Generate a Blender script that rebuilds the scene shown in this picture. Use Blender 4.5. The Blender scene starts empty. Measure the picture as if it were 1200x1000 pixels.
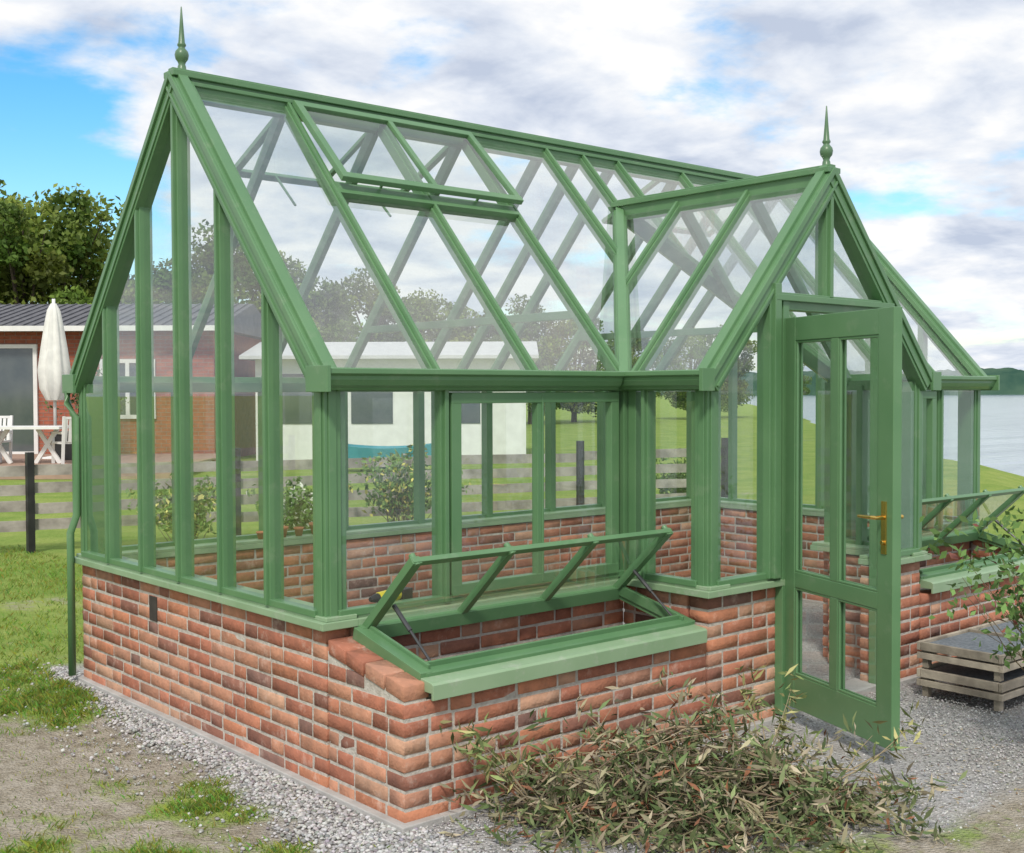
import bpy, numpy as np, math, random, bmesh
from mathutils import Vector, Matrix, noise
random.seed(7); rng=np.random.default_rng(7)
W=2.5878;P=.5405;xp=1.7488;xq=3.6345;L=5.3283;zs=.6748;ze=1.7034;zr=3.14;zpr=2.741
xd=2.3204;dw=.8594;th=1.9412;zb=.0825;xm=(xp+xq)/2;k=(zr-ze)/(W/2);yv=(zpr-ze)/k
col=bpy.context.scene.collection
V=Vector
# ---------------------------------------------------------------- materials
def mk(name,c1,c2=None,scale=5,rough=.6,bump=0,bscale=60,metal=0,attr=False,spec=.5,detail=6,contrast=(.35,.65),wear=None,subs=None,wear2=None,bdist=.01,stretch=None):
    m=bpy.data.materials.new(name);m.use_nodes=True
    nt=m.node_tree;N=nt.nodes;Lk=nt.links;b=N['Principled BSDF']
    b.inputs['Roughness'].default_value=rough;b.inputs['Metallic'].default_value=metal
    b.inputs['Specular IOR Level'].default_value=spec
    tc=N.new('ShaderNodeTexCoord');vec=tc.outputs['Object']
    if stretch:
        mp=N.new('ShaderNodeMapping');mp.inputs['Scale'].default_value=stretch[0];mp.inputs['Rotation'].default_value=(0,0,stretch[1]);Lk.new(vec,mp.inputs[0]);vec=mp.outputs[0]
    if c2 is None:c2=tuple(x*.85 for x in c1)
    n=N.new('ShaderNodeTexNoise');n.inputs['Scale'].default_value=scale;n.inputs['Detail'].default_value=detail
    Lk.new(vec,n.inputs['Vector'])
    r=N.new('ShaderNodeValToRGB');r.color_ramp.elements[0].position=contrast[0];r.color_ramp.elements[1].position=contrast[1]
    r.color_ramp.elements[0].color=(*c1,1);r.color_ramp.elements[1].color=(*c2,1)
    Lk.new(n.outputs['Fac'],r.inputs['Fac']);out=r.outputs['Color']
    if attr:
        a=N.new('ShaderNodeAttribute');a.attribute_name='Col'
        mx=N.new('ShaderNodeMix');mx.data_type='RGBA';mx.blend_type='MULTIPLY';mx.inputs['Factor'].default_value=1
        Lk.new(out,mx.inputs['A']);Lk.new(a.outputs['Color'],mx.inputs['B']);out=mx.outputs['Result']
    for wr in (wear,wear2):
        if not wr:continue
        n2=N.new('ShaderNodeTexNoise');n2.inputs['Scale'].default_value=wr[1];n2.inputs['Detail'].default_value=8;n2.inputs['Roughness'].default_value=.7
        Lk.new(vec,n2.inputs['Vector'])
        r2=N.new('ShaderNodeValToRGB');r2.color_ramp.elements[0].position=wr[2];r2.color_ramp.elements[1].position=wr[2]+.12
        Lk.new(n2.outputs['Fac'],r2.inputs['Fac'])
        mm=N.new('ShaderNodeMath');mm.operation='MULTIPLY';mm.inputs[1].default_value=wr[3];Lk.new(r2.outputs['Color'],mm.inputs[0])
        mx=N.new('ShaderNodeMix');mx.data_type='RGBA';Lk.new(mm.outputs[0],mx.inputs['Factor'])
        Lk.new(out,mx.inputs['A']);mx.inputs['B'].default_value=(*wr[0],1);out=mx.outputs['Result']
    Lk.new(out,b.inputs['Base Color'])
    if bump:
        nb=N.new('ShaderNodeTexNoise');nb.inputs['Scale'].default_value=bscale;nb.inputs['Detail'].default_value=6
        Lk.new(vec,nb.inputs['Vector'])
        bp=N.new('ShaderNodeBump');bp.inputs['Strength'].default_value=bump;bp.inputs['Distance'].default_value=bdist
        Lk.new(nb.outputs['Fac'],bp.inputs['Height']);Lk.new(bp.outputs['Normal'],b.inputs['Normal'])
    if subs:
        tr=N.new('ShaderNodeBsdfTranslucent');Lk.new(out,tr.inputs['Color'])
        ms=N.new('ShaderNodeMixShader');ms.inputs[0].default_value=subs
        Lk.new(b.outputs[0],ms.inputs[1]);Lk.new(tr.outputs[0],ms.inputs[2])
        Lk.new(ms.outputs[0],N['Material Output'].inputs['Surface'])
    return m
M={}
M['green']=mk('green_paint',(.098,.215,.096),(.122,.245,.114),3,.33,.03,25,wear=((.22,.30,.19),9,.57,.38))
M['sill']=mk('pale_green_paint',(.23,.35,.20),(.28,.40,.245),4,.42,.03,30,wear=((.42,.44,.37),12,.55,.45))
M['brick']=mk('brick',(.86,.86,.86),(1.12,1.06,1.02),18,.92,.5,70,attr=True,spec=.15,wear=((.60,.50,.43),9,.56,.40),wear2=((.15,.10,.08),21,.60,.5))
M['mortar']=mk('mortar',(.58,.54,.48),(.44,.40,.35),30,.95,.6,90,spec=.1)
M['concrete']=mk('concrete',(.47,.46,.44),(.36,.35,.33),8,.9,.4,40,spec=.2)
M['brass']=mk('brass',(.75,.50,.15),None,4,.25,0,metal=1)
M['steel']=mk('dark_steel',(.12,.12,.12),None,4,.4,0,metal=.8)
M['black']=mk('black_paint',(.015,.015,.017),(.03,.03,.03),6,.5)
M['wood']=mk('weathered_wood',(.42,.37,.30),(.23,.20,.165),7,.85,.5,40,attr=True,spec=.2)
M['fence']=mk('grey_fence_wood',(.44,.40,.36),(.26,.235,.21),5,.9,.5,30,spec=.2)
M['mesh']=mk('grey_mesh',(.10,.12,.14),(.20,.22,.24),50,.6,.5,120)
M['terracotta']=mk('terracotta',(.50,.20,.10),(.42,.17,.09),8,.8)
M['yellow']=mk('yellow_plastic',(.75,.60,.03),None,4,.4)
M['white']=mk('white_paint',(.80,.80,.78),(.72,.72,.70),4,.5)
M['canvas']=mk('white_canvas',(.80,.79,.75),(.70,.69,.66),6,.85)
M['redclad']=mk('red_brick_cladding',(.42,.13,.075),(.30,.09,.055),6,.85,.3,30)
M['roofdark']=mk('dark_roof',(.085,.085,.095),(.13,.13,.14),5,.7)
M['deck']=mk('deck_wood',(.42,.28,.21),(.34,.23,.175),5,.8)
M['winglass']=mk('window_glass_dark',(.06,.08,.09),(.10,.12,.12),1.5,.06,spec=1)
M['blueboat']=mk('turquoise_hull',(.05,.32,.38),None,4,.35)
M['bark']=mk('bark',(.10,.075,.055),(.06,.045,.035),12,.95,.6,30)
M['leaf']=mk('tree_foliage',(.12,.195,.04),(.085,.15,.035),1.5,.6,attr=True,subs=.3,spec=.3)
M['grassb']=mk('grass_blades',(.23,.34,.07),(.17,.28,.05),4,.6,attr=True,subs=.35,spec=.3)
M['pebble']=mk('pebbles',(1,1,1),(.9,.9,.9),20,.85,attr=True,spec=.3)
M['twig']=mk('twig_bark',(1,1,1),(.8,.8,.8),20,.7,attr=True,spec=.3)
M['hill']=mk('forested_hill',(.035,.08,.06),(.07,.125,.085),.06,1,spec=0)
def glassmat(name,refl,haze):
    m=bpy.data.materials.new(name);m.use_nodes=True;nt=m.node_tree;N=nt.nodes;Lk=nt.links
    N.remove(N['Principled BSDF'])
    t=N.new('ShaderNodeBsdfTransparent');t.inputs[0].default_value=(.94,.97,.955,1)
    g=N.new('ShaderNodeBsdfGlossy');g.inputs['Roughness'].default_value=.012;g.inputs[0].default_value=(1,1,1,1)
    lw=N.new('ShaderNodeLayerWeight');lw.inputs[0].default_value=.5
    pw=N.new('ShaderNodeMath');pw.operation='POWER';pw.inputs[1].default_value=3.5;Lk.new(lw.outputs['Facing'],pw.inputs[0])
    ma=N.new('ShaderNodeMath');ma.operation='MULTIPLY_ADD';ma.inputs[1].default_value=.82;ma.inputs[2].default_value=refl;Lk.new(pw.outputs[0],ma.inputs[0])
    ms=N.new('ShaderNodeMixShader');Lk.new(ma.outputs[0],ms.inputs[0]);Lk.new(t.outputs[0],ms.inputs[1]);Lk.new(g.outputs[0],ms.inputs[2])
    d=N.new('ShaderNodeBsdfDiffuse');d.inputs[0].default_value=(.8,.82,.82,1)
    tc=N.new('ShaderNodeTexCoord');n=N.new('ShaderNodeTexNoise');n.inputs['Scale'].default_value=14;n.inputs['Detail'].default_value=9;n.inputs['Roughness'].default_value=.75
    Lk.new(tc.outputs['Object'],n.inputs['Vector'])
    mr=N.new('ShaderNodeMapRange');mr.inputs[1].default_value=.45;mr.inputs[2].default_value=.75;mr.inputs[3].default_value=haze*.35;mr.inputs[4].default_value=haze*1.6  # whitish haze painted into the panes as patchy diffuse white
    Lk.new(n.outputs['Fac'],mr.inputs[0])
    m2=N.new('ShaderNodeMixShader');Lk.new(mr.outputs[0],m2.inputs[0]);Lk.new(ms.outputs[0],m2.inputs[1]);Lk.new(d.outputs[0],m2.inputs[2])
    Lk.new(m2.outputs[0],N['Material Output'].inputs['Surface'])
    return m
M['glass']=glassmat('clear_glass',.06,.02)
M['roofglass']=glassmat('roof_glass',.17,.055)
# ---------------------------------------------------------------- builders
def empty(name,loc=(0,0,0),rotz=0):
    o=bpy.data.objects.new(name,None);o.location=loc;o.rotation_euler=(0,0,rotz);col.objects.link(o);return o
class MB:
    def __init__(s):s.v=[];s.f=[]
    def box6(s,pts):
        i=len(s.v);s.v+=[tuple(p) for p in pts]
        s.f+=[(i,i+3,i+2,i+1),(i+4,i+5,i+6,i+7),(i,i+1,i+5,i+4),(i+1,i+2,i+6,i+5),(i+2,i+3,i+7,i+6),(i+3,i,i+4,i+7)]
    def box(s,x0,x1,y0,y1,z0,z1):
        s.box6([(x0,y0,z0),(x1,y0,z0),(x1,y1,z0),(x0,y1,z0),(x0,y0,z1),(x1,y0,z1),(x1,y1,z1),(x0,y1,z1)])
    def beam(s,a,b,w,h,n,off=0,e0=0,e1=0,j=.0012):
        a=V(a);b=V(b);d=(b-a).normalized();n=V(n);n=(n-d*n.dot(d)).normalized();t=d.cross(n)
        w+=random.uniform(-j,j);h+=random.uniform(-j,j);off+=random.uniform(-j,j)/2
        a=a-d*e0+n*off;b=b+d*e1+n*off
        s.box6([a-t*w/2-n*h/2,a+t*w/2-n*h/2,b+t*w/2-n*h/2,b-t*w/2-n*h/2,a-t*w/2+n*h/2,a+t*w/2+n*h/2,b+t*w/2+n*h/2,b-t*w/2+n*h/2])
    def prism(s,prof,a,b,out,up=(0,0,1)):
        a=V(a);b=V(b);out=V(out);up=V(up);i=len(s.v);n=len(prof)
        for q in (a,b):
            for (o,z) in prof:s.v.append(tuple(q+out*o+up*z))
        for j in range(n):
            jj=(j+1)%n;s.f.append((i+j,i+jj,i+n+jj,i+n+j))
        s.f.append(tuple(range(i+n-1,i-1,-1)));s.f.append(tuple(range(i+n,i+2*n)))
    def lathe(s,prof,c,seg=20):
        i=len(s.v);n=len(prof)
        for (r,z) in prof:
            for a in range(seg):
                t=2*math.pi*a/seg;s.v.append((c[0]+r*math.cos(t),c[1]+r*math.sin(t),c[2]+z))
        for j in range(n-1):
            for a in range(seg):
                b=(a+1)%seg;s.f.append((i+j*seg+a,i+j*seg+b,i+(j+1)*seg+b,i+(j+1)*seg+a))
        s.f.append(tuple(i+a for a in range(seg))[::-1]);s.f.append(tuple(i+(n-1)*seg+a for a in range(seg)))
    def tube(s,pts,rad,seg=8):
        pts=[V(p) for p in pts];i=len(s.v);n=len(pts)
        if not hasattr(rad,'__len__'):rad=[rad]*n
        for q,(p,r) in enumerate(zip(pts,rad)):
            d=(pts[min(q+1,n-1)]-pts[max(q-1,0)]).normalized()
            u=d.cross(V((.13,.31,.94))).normalized();w=d.cross(u)
            for a in range(seg):
                t=2*math.pi*a/seg;s.v.append(tuple(p+u*(r*math.cos(t))+w*(r*math.sin(t))))
        for j in range(n-1):
            for a in range(seg):
                b=(a+1)%seg;s.f.append((i+j*seg+a,i+j*seg+b,i+(j+1)*seg+b,i+(j+1)*seg+a))
        s.f.append(tuple(i+a for a in range(seg))[::-1]);s.f.append(tuple(i+(n-1)*seg+a for a in range(seg)))
    def poly(s,pts):
        i=len(s.v);s.v+=[tuple(p) for p in pts];s.f.append(tuple(range(i,i+len(pts))))
    def obj(s,name,mat,parent=None,bevel=0,smooth=False):
        me=bpy.data.meshes.new(name);me.from_pydata(s.v,[],s.f)
        bm=bmesh.new();bm.from_mesh(me);bmesh.ops.recalc_face_normals(bm,faces=bm.faces);bm.to_mesh(me);bm.free()
        me.materials.append(M[mat] if isinstance(mat,str) else mat)
        o=bpy.data.objects.new(name,me);col.objects.link(o)
        if parent:o.parent=parent
        if smooth:
            for p in me.polygons:p.use_smooth=len(p.vertices)==4
        if bevel:
            b=o.modifiers.new('bevel','BEVEL');b.width=bevel;b.segments=2;b.limit_method='ANGLE';b.angle_limit=.6
        return o
def mesh_np(name,verts,faces,mat,cols=None,parent=None,smooth=False):
    verts=np.asarray(verts,dtype=np.float32).reshape(-1,3);faces=np.asarray(faces,dtype=np.int32);nf,kk=faces.shape
    me=bpy.data.meshes.new(name);me.vertices.add(len(verts));me.vertices.foreach_set('co',verts.ravel())
    me.loops.add(nf*kk);me.loops.foreach_set('vertex_index',faces.ravel())
    me.polygons.add(nf);me.polygons.foreach_set('loop_start',np.arange(nf,dtype=np.int32)*kk)
    me.polygons.foreach_set('loop_total',np.full(nf,kk,dtype=np.int32))
    me.update(calc_edges=True)
    if cols is not None:
        a=me.color_attributes.new('Col','FLOAT_COLOR','POINT')
        c=np.ones((len(verts),4),dtype=np.float32);c[:,:3]=cols;a.data.foreach_set('color',c.ravel())
    if smooth:me.polygons.foreach_set('use_smooth',np.ones(nf,dtype=bool))
    me.materials.append(M[mat]);me.validate()
    o=bpy.data.objects.new(name,me);col.objects.link(o)
    if parent:o.parent=parent
    return o
def rand_rot(n):
    q=rng.normal(size=(n,4));q/=np.linalg.norm(q,axis=1)[:,None];w,x,y,z=q.T
    R=np.empty((n,3,3))
    R[:,0,0]=1-2*(y*y+z*z);R[:,0,1]=2*(x*y-z*w);R[:,0,2]=2*(x*z+y*w)
    R[:,1,0]=2*(x*y+z*w);R[:,1,1]=1-2*(x*x+z*z);R[:,1,2]=2*(y*z-x*w)
    R[:,2,0]=2*(x*z-y*w);R[:,2,1]=2*(y*z+x*w);R[:,2,2]=1-2*(x*x+y*y);return R
def leaves(centers,size,aspect,cols):
    n=len(centers);R=rand_rot(n)
    base=np.array([(-1,0,0),(0,-aspect,.15),(1,0,0),(0,aspect,.15)])
    sz=np.asarray(size)*rng.uniform(.6,1.3,n)
    v=np.einsum('nij,kj->nki',R,base)*sz[:,None,None]/2+centers[:,None,:]
    f=np.arange(n*4).reshape(n,4)
    return v.reshape(-1,3),f,np.repeat(cols,4,axis=0)
# ---------------------------------------------------------------- greenhouse
gh=empty('greenhouse')
BV=[];BC=[]
def brickv(cx,cy,cz,dx,dy,dz,slope=None):
    c=.0026
    hx,hy,hz=dx/2,dy/2,dz/2
    out=[]
    for z,i1 in ((-hz,1),(-hz+c,0),(hz-c,0),(hz,1)):
        ix=hx-(c if i1 else 0);iy=hy-(c if i1 else 0);c2=c*.8
        for x,y in ((-ix+c2,-iy),(ix-c2,-iy),(ix,-iy+c2),(ix,iy-c2),(ix-c2,iy),(-ix+c2,iy),(-ix,iy-c2),(-ix,-iy+c2)):
            out.append((x,y,z))
    o=np.array(out)
    o+=rng.normal(0,.0008,o.shape)
    a,b=rng.normal(0,.006,2);o[:,2]+=a*o[:,0]+b*o[:,1]
    if slope is not None:o[:,2]+=slope*o[:,1]
    o+=np.array([cx+rng.normal(0,.0011),cy+rng.normal(0,.0011),cz+rng.normal(0,.001)])
    return o
fb=[]
for r in range(3):
    for a in range(8):fb.append((r*8+a,r*8+(a+1)%8,(r+1)*8+(a+1)%8,(r+1)*8+a))
for q in ((7,6,1,0),(6,5,2,1),(5,4,3,2)):fb.append(q)
for q in ((24,25,30,31),(25,26,29,30),(26,27,28,29)):fb.append(q)
fb=np.array(fb)
pal=np.array([(.47,.205,.13),(.42,.175,.115),(.51,.26,.17),(.36,.15,.10),(.28,.135,.10),(.53,.32,.22),(.45,.24,.165),(.24,.14,.115),(.50,.22,.13),(.44,.19,.125)])
wts=np.array([.18,.16,.14,.11,.06,.08,.10,.03,.09,.05])
def bcol():
    return pal[rng.choice(10,p=wts)]*rng.uniform(.86,1.12)
def addb(*a,**kw):
    BV.append(brickv(*a,**kw));BC.append(bcol())
T=.115;CH=.0675;MJ=.0135
core=MB()
def wall(axis,s0,s1,fixed0,nc,ps=None,pe=None):
    for c in range(nc):
        a,b=s0,s1
        if ps is not None and c%2==ps:a+=T+MJ
        if pe is not None and c%2==pe:b-=T+MJ
        z0=c*CH+MJ/2;hz=CH-MJ
        s=a;i=c*2+rng.integers(0,2)
        first=True
        while s<b-.02:
            ln=.215 if i%3!=2 else .102
            if first and c%2:ln=.102
            first=False;i+=1
            ln*=rng.uniform(.95,1.04)
            if b-(s+ln)<.06:ln=b-s
            ln=min(ln,b-s)
            m=s+ln/2
            if axis=='x':addb(m,fixed0+T/2,z0+hz/2,ln,T,hz)
            else:addb(fixed0+T/2,m,z0+hz/2,T,ln,hz)
            s+=ln+MJ
    zt=nc*CH-.004
    e=.0034
    if axis=='x':core.box(s0+e,s1-e,fixed0+e+random.uniform(0,.0006),fixed0+T-e-random.uniform(0,.0006),-.1,zt-random.uniform(0,.002))
    else:core.box(fixed0+e+random.uniform(0,.0006),fixed0+T-e-random.uniform(0,.0006),s0+e+.0008,s1-e-.0008,-.1,zt-random.uniform(0,.002))
wall('y',0,W,0,10,None,0)
wall('y',-P,-MJ,0,7,0,None)
wall('x',0,xp-.006,-P,7,1,None)
wall('x',xp+.006,xd-.01,-P,10)
wall('x',T+MJ,xp,0,10)
wall('y',-P+T+MJ,0,xp,10)
wall('x',0,L,W-T,10,1,0)
wall('y',0,W,L-T,10,None,1)
xe=xd+dw+.02
wall('x',xe,xq-.006,-P,10)
wall('x',xq+.006,L,-P,7,None,1)
wall('y',-P+T+MJ,0,xq-T,10)
wall('x',xq,L-T-MJ,0,10)
wall('y',-P,-MJ,L-T,7,0,None)
for X0 in (0,L-T):
    sl=.105/P
    core.box6([(X0+.006,-P+.01,.44),(X0+T-.006,-P+.01,.44),(X0+T-.006,-.004,.44),(X0+.006,-.004,.44),(X0+.006,-P+.01,.485),(X0+T-.006,-P+.01,.485),(X0+T-.006,-.004,.585),(X0+.006,-.004,.585)])
    y=-.27
    for ln in (.13,.13):
        addb(X0+T/2,y+ln/2,.508,T-.002,ln-.010,.056);y+=ln
    y=-P+.002
    for ln in (.128,.134,.130,.134):
        yc=y+ln/2;zc=.482+sl*(yc+P)+.012
        addb(X0+T/2,yc,zc+.010,T+.004,ln-.010,.058,slope=sl);y+=ln
nb=len(BV);Vv=np.concatenate(BV);Ff=(fb[None]+np.arange(nb)[:,None,None]*32).reshape(-1,4)
mesh_np('brick_base_wall',Vv,Ff,'brick',np.repeat(np.array(BC),32,axis=0),parent=gh)
core.obj('mortar',"mortar",gh)
ft=MB()
ft.box(-.035,.16,-P-.035,W+.035,-.08,.022);ft.box(.161,xd,-P-.036,-P+.15,-.08,.021)
ft.box(xe,L+.035,-P-.036,-P+.15,-.08,.021);ft.box(.16,L+.03,W-.15,W+.034,-.08,.020);ft.box(L-.15,L+.034,-P+.16,W-.16,-.08,.0215)
ft.box(xd-.02,xe+.02,-P-.02,-P+.16,-.08,.03)
ft.obj('footing','concrete',gh,.004)
vt=MB();vt.box(-.003,.03,1.60,1.685,.475,.60);vt.obj('air_vent',mk('painted_vent_shade',(.035,.03,.025),(.06,.05,.04),10,.9),gh)  # solid dark box, its colour painted as the shade inside the vent hole
# sill
sl=MB();so=.045
def sillx(x0,x1,y,s):
    y0=y+s*so;y1=y-s*.13
    sl.box(x0,x1,min(y0,y1),max(y0,y1),zs+.0,zs+.032)
    sl.box(x0+.012,x1-.012,min(y+s*.02,y1),max(y+s*.02,y1),zs+.032,zs+.05)
def silly(y0,y1,x,s):
    x0=x+s*so;x1=x-s*.13
    sl.box(min(x0,x1),max(x0,x1),y0,y1,zs+.001,zs+.033)
    sl.box(min(x+s*.02,x1),max(x+s*.02,x1),y0+.012,y1-.012,zs+.033,zs+.051)
silly(-so-.001,W+so+.001,0,-1);silly(-so,W+so,L,1)
sillx(.131,xp-so,0,-1);sillx(.131,L-.131,W,1)
silly(-P-so-.001,.12,xp,-1)
sillx(xp+.131,xd-.01,-P,-1)
sillx(xe,xq-.131,-P,-1);silly(-P-so-.001,.12,xq,1);sillx(xq+so,L-.131,0,-1)
sl.obj('sill','sill',gh,.003)
# frame
fr=MB();z0=zs+.045
nF=V((0,-k,1)).normalized();nB=V((0,k,1)).normalized()
def post(x,y,w,d,zt,zbm=z0):fr.box(x-w/2+random.uniform(0,.001),x+w/2,y-d/2,y+d/2+random.uniform(0,.001),zbm,zt)
for (x,y,sx,sy) in ((0,0,1,1),(0,W,1,-1),(L,0,-1,1),(L,W,-1,-1),(xp,-P,1,1),(xq,-P,-1,1)):
    post(x+sx*.035,y+sy*.035,.08,.08,ze-.01);post(x+sx*.055,y+sy*.055,.10,.10,ze-.012)
    fr.box(min(x-sx*.012,x-sx*.004),max(x-sx*.012,x-sx*.004),min(y+sy*.012,y+sy*.05),max(y+sy*.012,y+sy*.05),z0,ze-.013)
    fr.box(min(x+sx*.012,x+sx*.05),max(x+sx*.012,x+sx*.05),min(y-sy*.013,y-sy*.004),max(y-sy*.013,y-sy*.004),z0,ze-.014)
post(xp-.0+.02,.02,.09,.09,ze-.01);post(xq-.02,.02,.09,.09,ze-.01)
post(xp-.06,.02,.05,.05,ze-.011);post(xp+.02,-.06,.05,.05,ze-.011)
def mull(x,y,n,zt,w=.04,d=.06,zbm=z0):
    n=V(n)
    fr.beam((x,y,zbm),(x,y,zt),w,d,n,off=-.012);fr.beam((x,y,zbm),(x,y,zt),w*.45,.022,n,off=.028)
for X,s in ((0,-1),(L,1)):
    for i in range(1,6):
        y=W*i/6;h=ze+k*min(y,W-y)
        mull(X,y,(s,0,0),h-.03,.042 if i!=3 else .05,.07)
    fr.beam((X,.05,z0+.012),(X,W-.05,z0+.012),.05,.03,(0,0,1))
b=xp/3
def fwall(x0,x1,y,n,xs,top=ze-.03):
    for x in xs:mull(x,y,n,top,.05,.07)
    fr.beam((x0,y,z0+.012),(x1,y,z0+.012),.05,.03,(0,0,1))
    fr.beam((x0,y,ze-.03),(x1,y,ze-.03),.06,.06,(0,0,1))
fwall(.05,xp-.02,0,(0,-1,0),[.60])
fwall(.05,L-.05,W,(0,1,0),[b,2*b,xp,xm-.31,xm+.31,xq,xq+.565,xq+1.13])
fwall(xq+.02,L-.05,0,(0,-1,0),[xq+.565,xq+1.13])
for (a0,a1) in ((.655,1.655),(xq+.1,L-.66)):
    yy=-.012
    fr.beam((a0,yy,z0+.03),(a0,yy,ze-.075),.055,.045,(0,-1,0));fr.beam((a1,yy,z0+.03),(a1,yy,ze-.075),.055,.045,(0,-1,0))
    fr.beam((a0-.025,yy,ze-.09),(a1+.025,yy,ze-.09),.05,.047,(0,-1,0));fr.beam((a0-.025,yy,z0+.045),(a1+.025,yy,z0+.045),.05,.047,(0,-1,0))
    m=(a0+a1)/2;fr.beam((m,yy,z0+.03),(m,yy,ze-.075),.035,.04,(0,-1,0))
    fr.beam((m+.012,yy,z0+.03),(m+.012,yy,ze-.075),.012,.055,(0,-1,0))
for X,s in ((xp,-1),(xq,1)):
    fr.beam((X,-P+.05,z0+.012),(X,0,z0+.012),.05,.03,(0,0,1));fr.beam((X,-P+.05,ze-.03),(X,0,ze-.03),.06,.06,(0,0,1))
    mull(X,-.16,(s,0,0),ze-.03,.04,.06)
kp=(zpr-ze)/(xm-xp)
def ph(x):return ze+kp*(xm-xp-abs(x-xm))
for x in (2.215,xe+.035):
    fr.beam((x,-P,z0),(x,-P,ph(x)-.04),.09,.08,(0,-1,0));fr.beam((x,-P,z0),(x,-P,ph(x)-.05),.05,.025,(0,-1,0),off=.045)
for x in (xd-.025,xe-.0):
    fr.beam((x,-P,.03),(x,-P,2.10),.05,.09,(0,-1,0))
fr.beam((2.17,-P,2.085),(xe+.07,-P,2.085),.085,.07,(0,-1,0));fr.beam((2.20,-P,2.10),(xe+.05,-P,2.10),.03,.03,(0,-1,0),off=.045)
mull(xm,-P,(0,-1,0),zpr-.06,.06,.07,2.12)
for x0,x1 in ((xp+.05,2.18),(xe+.06,xq-.05)):fr.beam((x0,-P,z0+.012),(x1,-P,z0+.012),.05,.03,(0,0,1))
def rafter(a,b,n,w=.036,h=.055):
    fr.beam(a,b,w,h,n,off=-.02);fr.beam(a,b,w*.5,.022,n,off=.018)
xs=[b,2*b,xp,xp+.6286,xm,xp+1.257,xq,xq+.565,xq+1.13]
for x in xs:
    if x<=xp or x>=xq:y=0
    else:y=yv*(1-abs(x-xm)/(xm-xp))
    if abs(x-xm)<.01:y=yv
    rafter((x,y,ze+k*y),(x,W/2-.02,zr-.02*k),nF)
    rafter((x,W,ze),(x,W/2+.02,zr-.02*k),nB)
def rake(a,b_,n):
    fr.beam(a,b_,.085,.105,n,off=-.012,e0=.03,e1=.02)
    fr.beam(a,b_,.11,.03,n,off=.022,e0=.045,e1=.03)
    fr.beam(a,b_,.05,.022,n,off=.048,e0=.045,e1=.03)
    fr.beam(a,b_,.10,.016,n,off=-.04,e0=.02,e1=.01)
for X in (0,L):
    rake((X,-.0,ze),(X,W/2,zr),nF);rake((X,W,ze),(X,W/2,zr),nB)
npl=V((-kp,0,1)).normalized();npr=V((kp,0,1)).normalized()
rake((xp,-P,ze),(xm,-P,zpr),npl);rake((xq,-P,ze),(xm,-P,zpr),npr)
for y in (-P/3+.12,.44):
    for s,n in ((-1,npl),(1,npr)):
        X=xp if s<0 else xq
        x0=X if y<=0 else xm+s*(xm-xp)*(1-y/yv)
        rafter((x0,y,ze+kp*abs(x0-X)),(xm+s*.02,y,zpr-.02*kp),n)
for X in (xp,xq):
    fr.beam((X,0,ze),(xm,yv,zpr),.085,.07,(0,0,1),off=-.015,e1=-.02);fr.beam((X,0,ze),(xm,yv,zpr),.05,.03,(0,0,1),off=.03,e1=-.02)
fr.beam((-.03,W/2,zr-.02),(L+.03,W/2,zr-.02),.07,.12,(0,0,1));fr.beam((-.05,W/2,zr+.035),(L+.05,W/2,zr+.035),.11,.028,(0,0,1));fr.beam((-.04,W/2,zr+.055),(L+.04,W/2,zr+.055),.05,.02,(0,0,1))
fr.beam((-.035,W/2,zr-.005),(L+.035,W/2,zr-.005),.10,.02,(0,0,1))
fr.beam((xm,-P-.03,zpr-.02),(xm,yv,zpr-.02),.07,.10,(0,0,1));fr.beam((xm,-P-.05,zpr+.032),(xm,yv+.02,zpr+.032),.11,.028,(0,0,1));fr.beam((xm,-P-.04,zpr+.052),(xm,yv,zpr+.052),.05,.02,(0,0,1))
for x in (xp,xq):
    fr.beam((x,.35,ze+.35*k-.05),(x,W-.35,ze+.35*k-.05),.035,.045,(0,0,1))
fr.obj('frame','green',gh,.003)
gu=MB();prof=[(0,-.055),(.028,-.055),(.034,-.046),(.05,-.035),(.062,-.012),(.064,.004),(.078,.012),(.078,.032),(.070,.036),(0,.036)]
gu.prism(prof,(-.045,-.028,ze),(xp-.10,-.028,ze),(0,-1,0));gu.prism(prof,(xq+.10,-.028,ze),(L+.045,-.028,ze),(0,-1,0))
gu.prism(prof,(xp-.028,-P-.045,ze+.001),(xp-.028,-.028,ze+.001),(-1,0,0));gu.prism(prof,(xq+.028,-P-.045,ze+.001),(xq+.028,-.028,ze+.001),(1,0,0))
gu.prism(prof,(-.045,W+.028,ze),(L+.045,W+.028,ze),(0,1,0))
for (x0,x1,y0,y1) in ((-.058,-.04,-.115,.05),(L+.04,L+.058,-.115,.05),(-.058,-.04,W-.05,W+.115)):gu.box(x0,x1,y0,y1,ze-.062,ze+.044)
for x in (xp-.11,xq+.02):gu.box(x,x+.09,-P-.06,-P-.04,ze-.062,ze+.044)
gu.obj('gutter','green',gh,.002)
dp=MB()
dp.tube([(-.045,W+.07,ze-.05),(-.045,W+.07,ze-.12),(-.035,W-.02,ze-.2),(-.035,W-.02,.95),(-.068,W-.01,.85),(-.068,W-.01,.04)],.021,12)
dp.obj('downpipe','green',gh,0,True)
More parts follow.
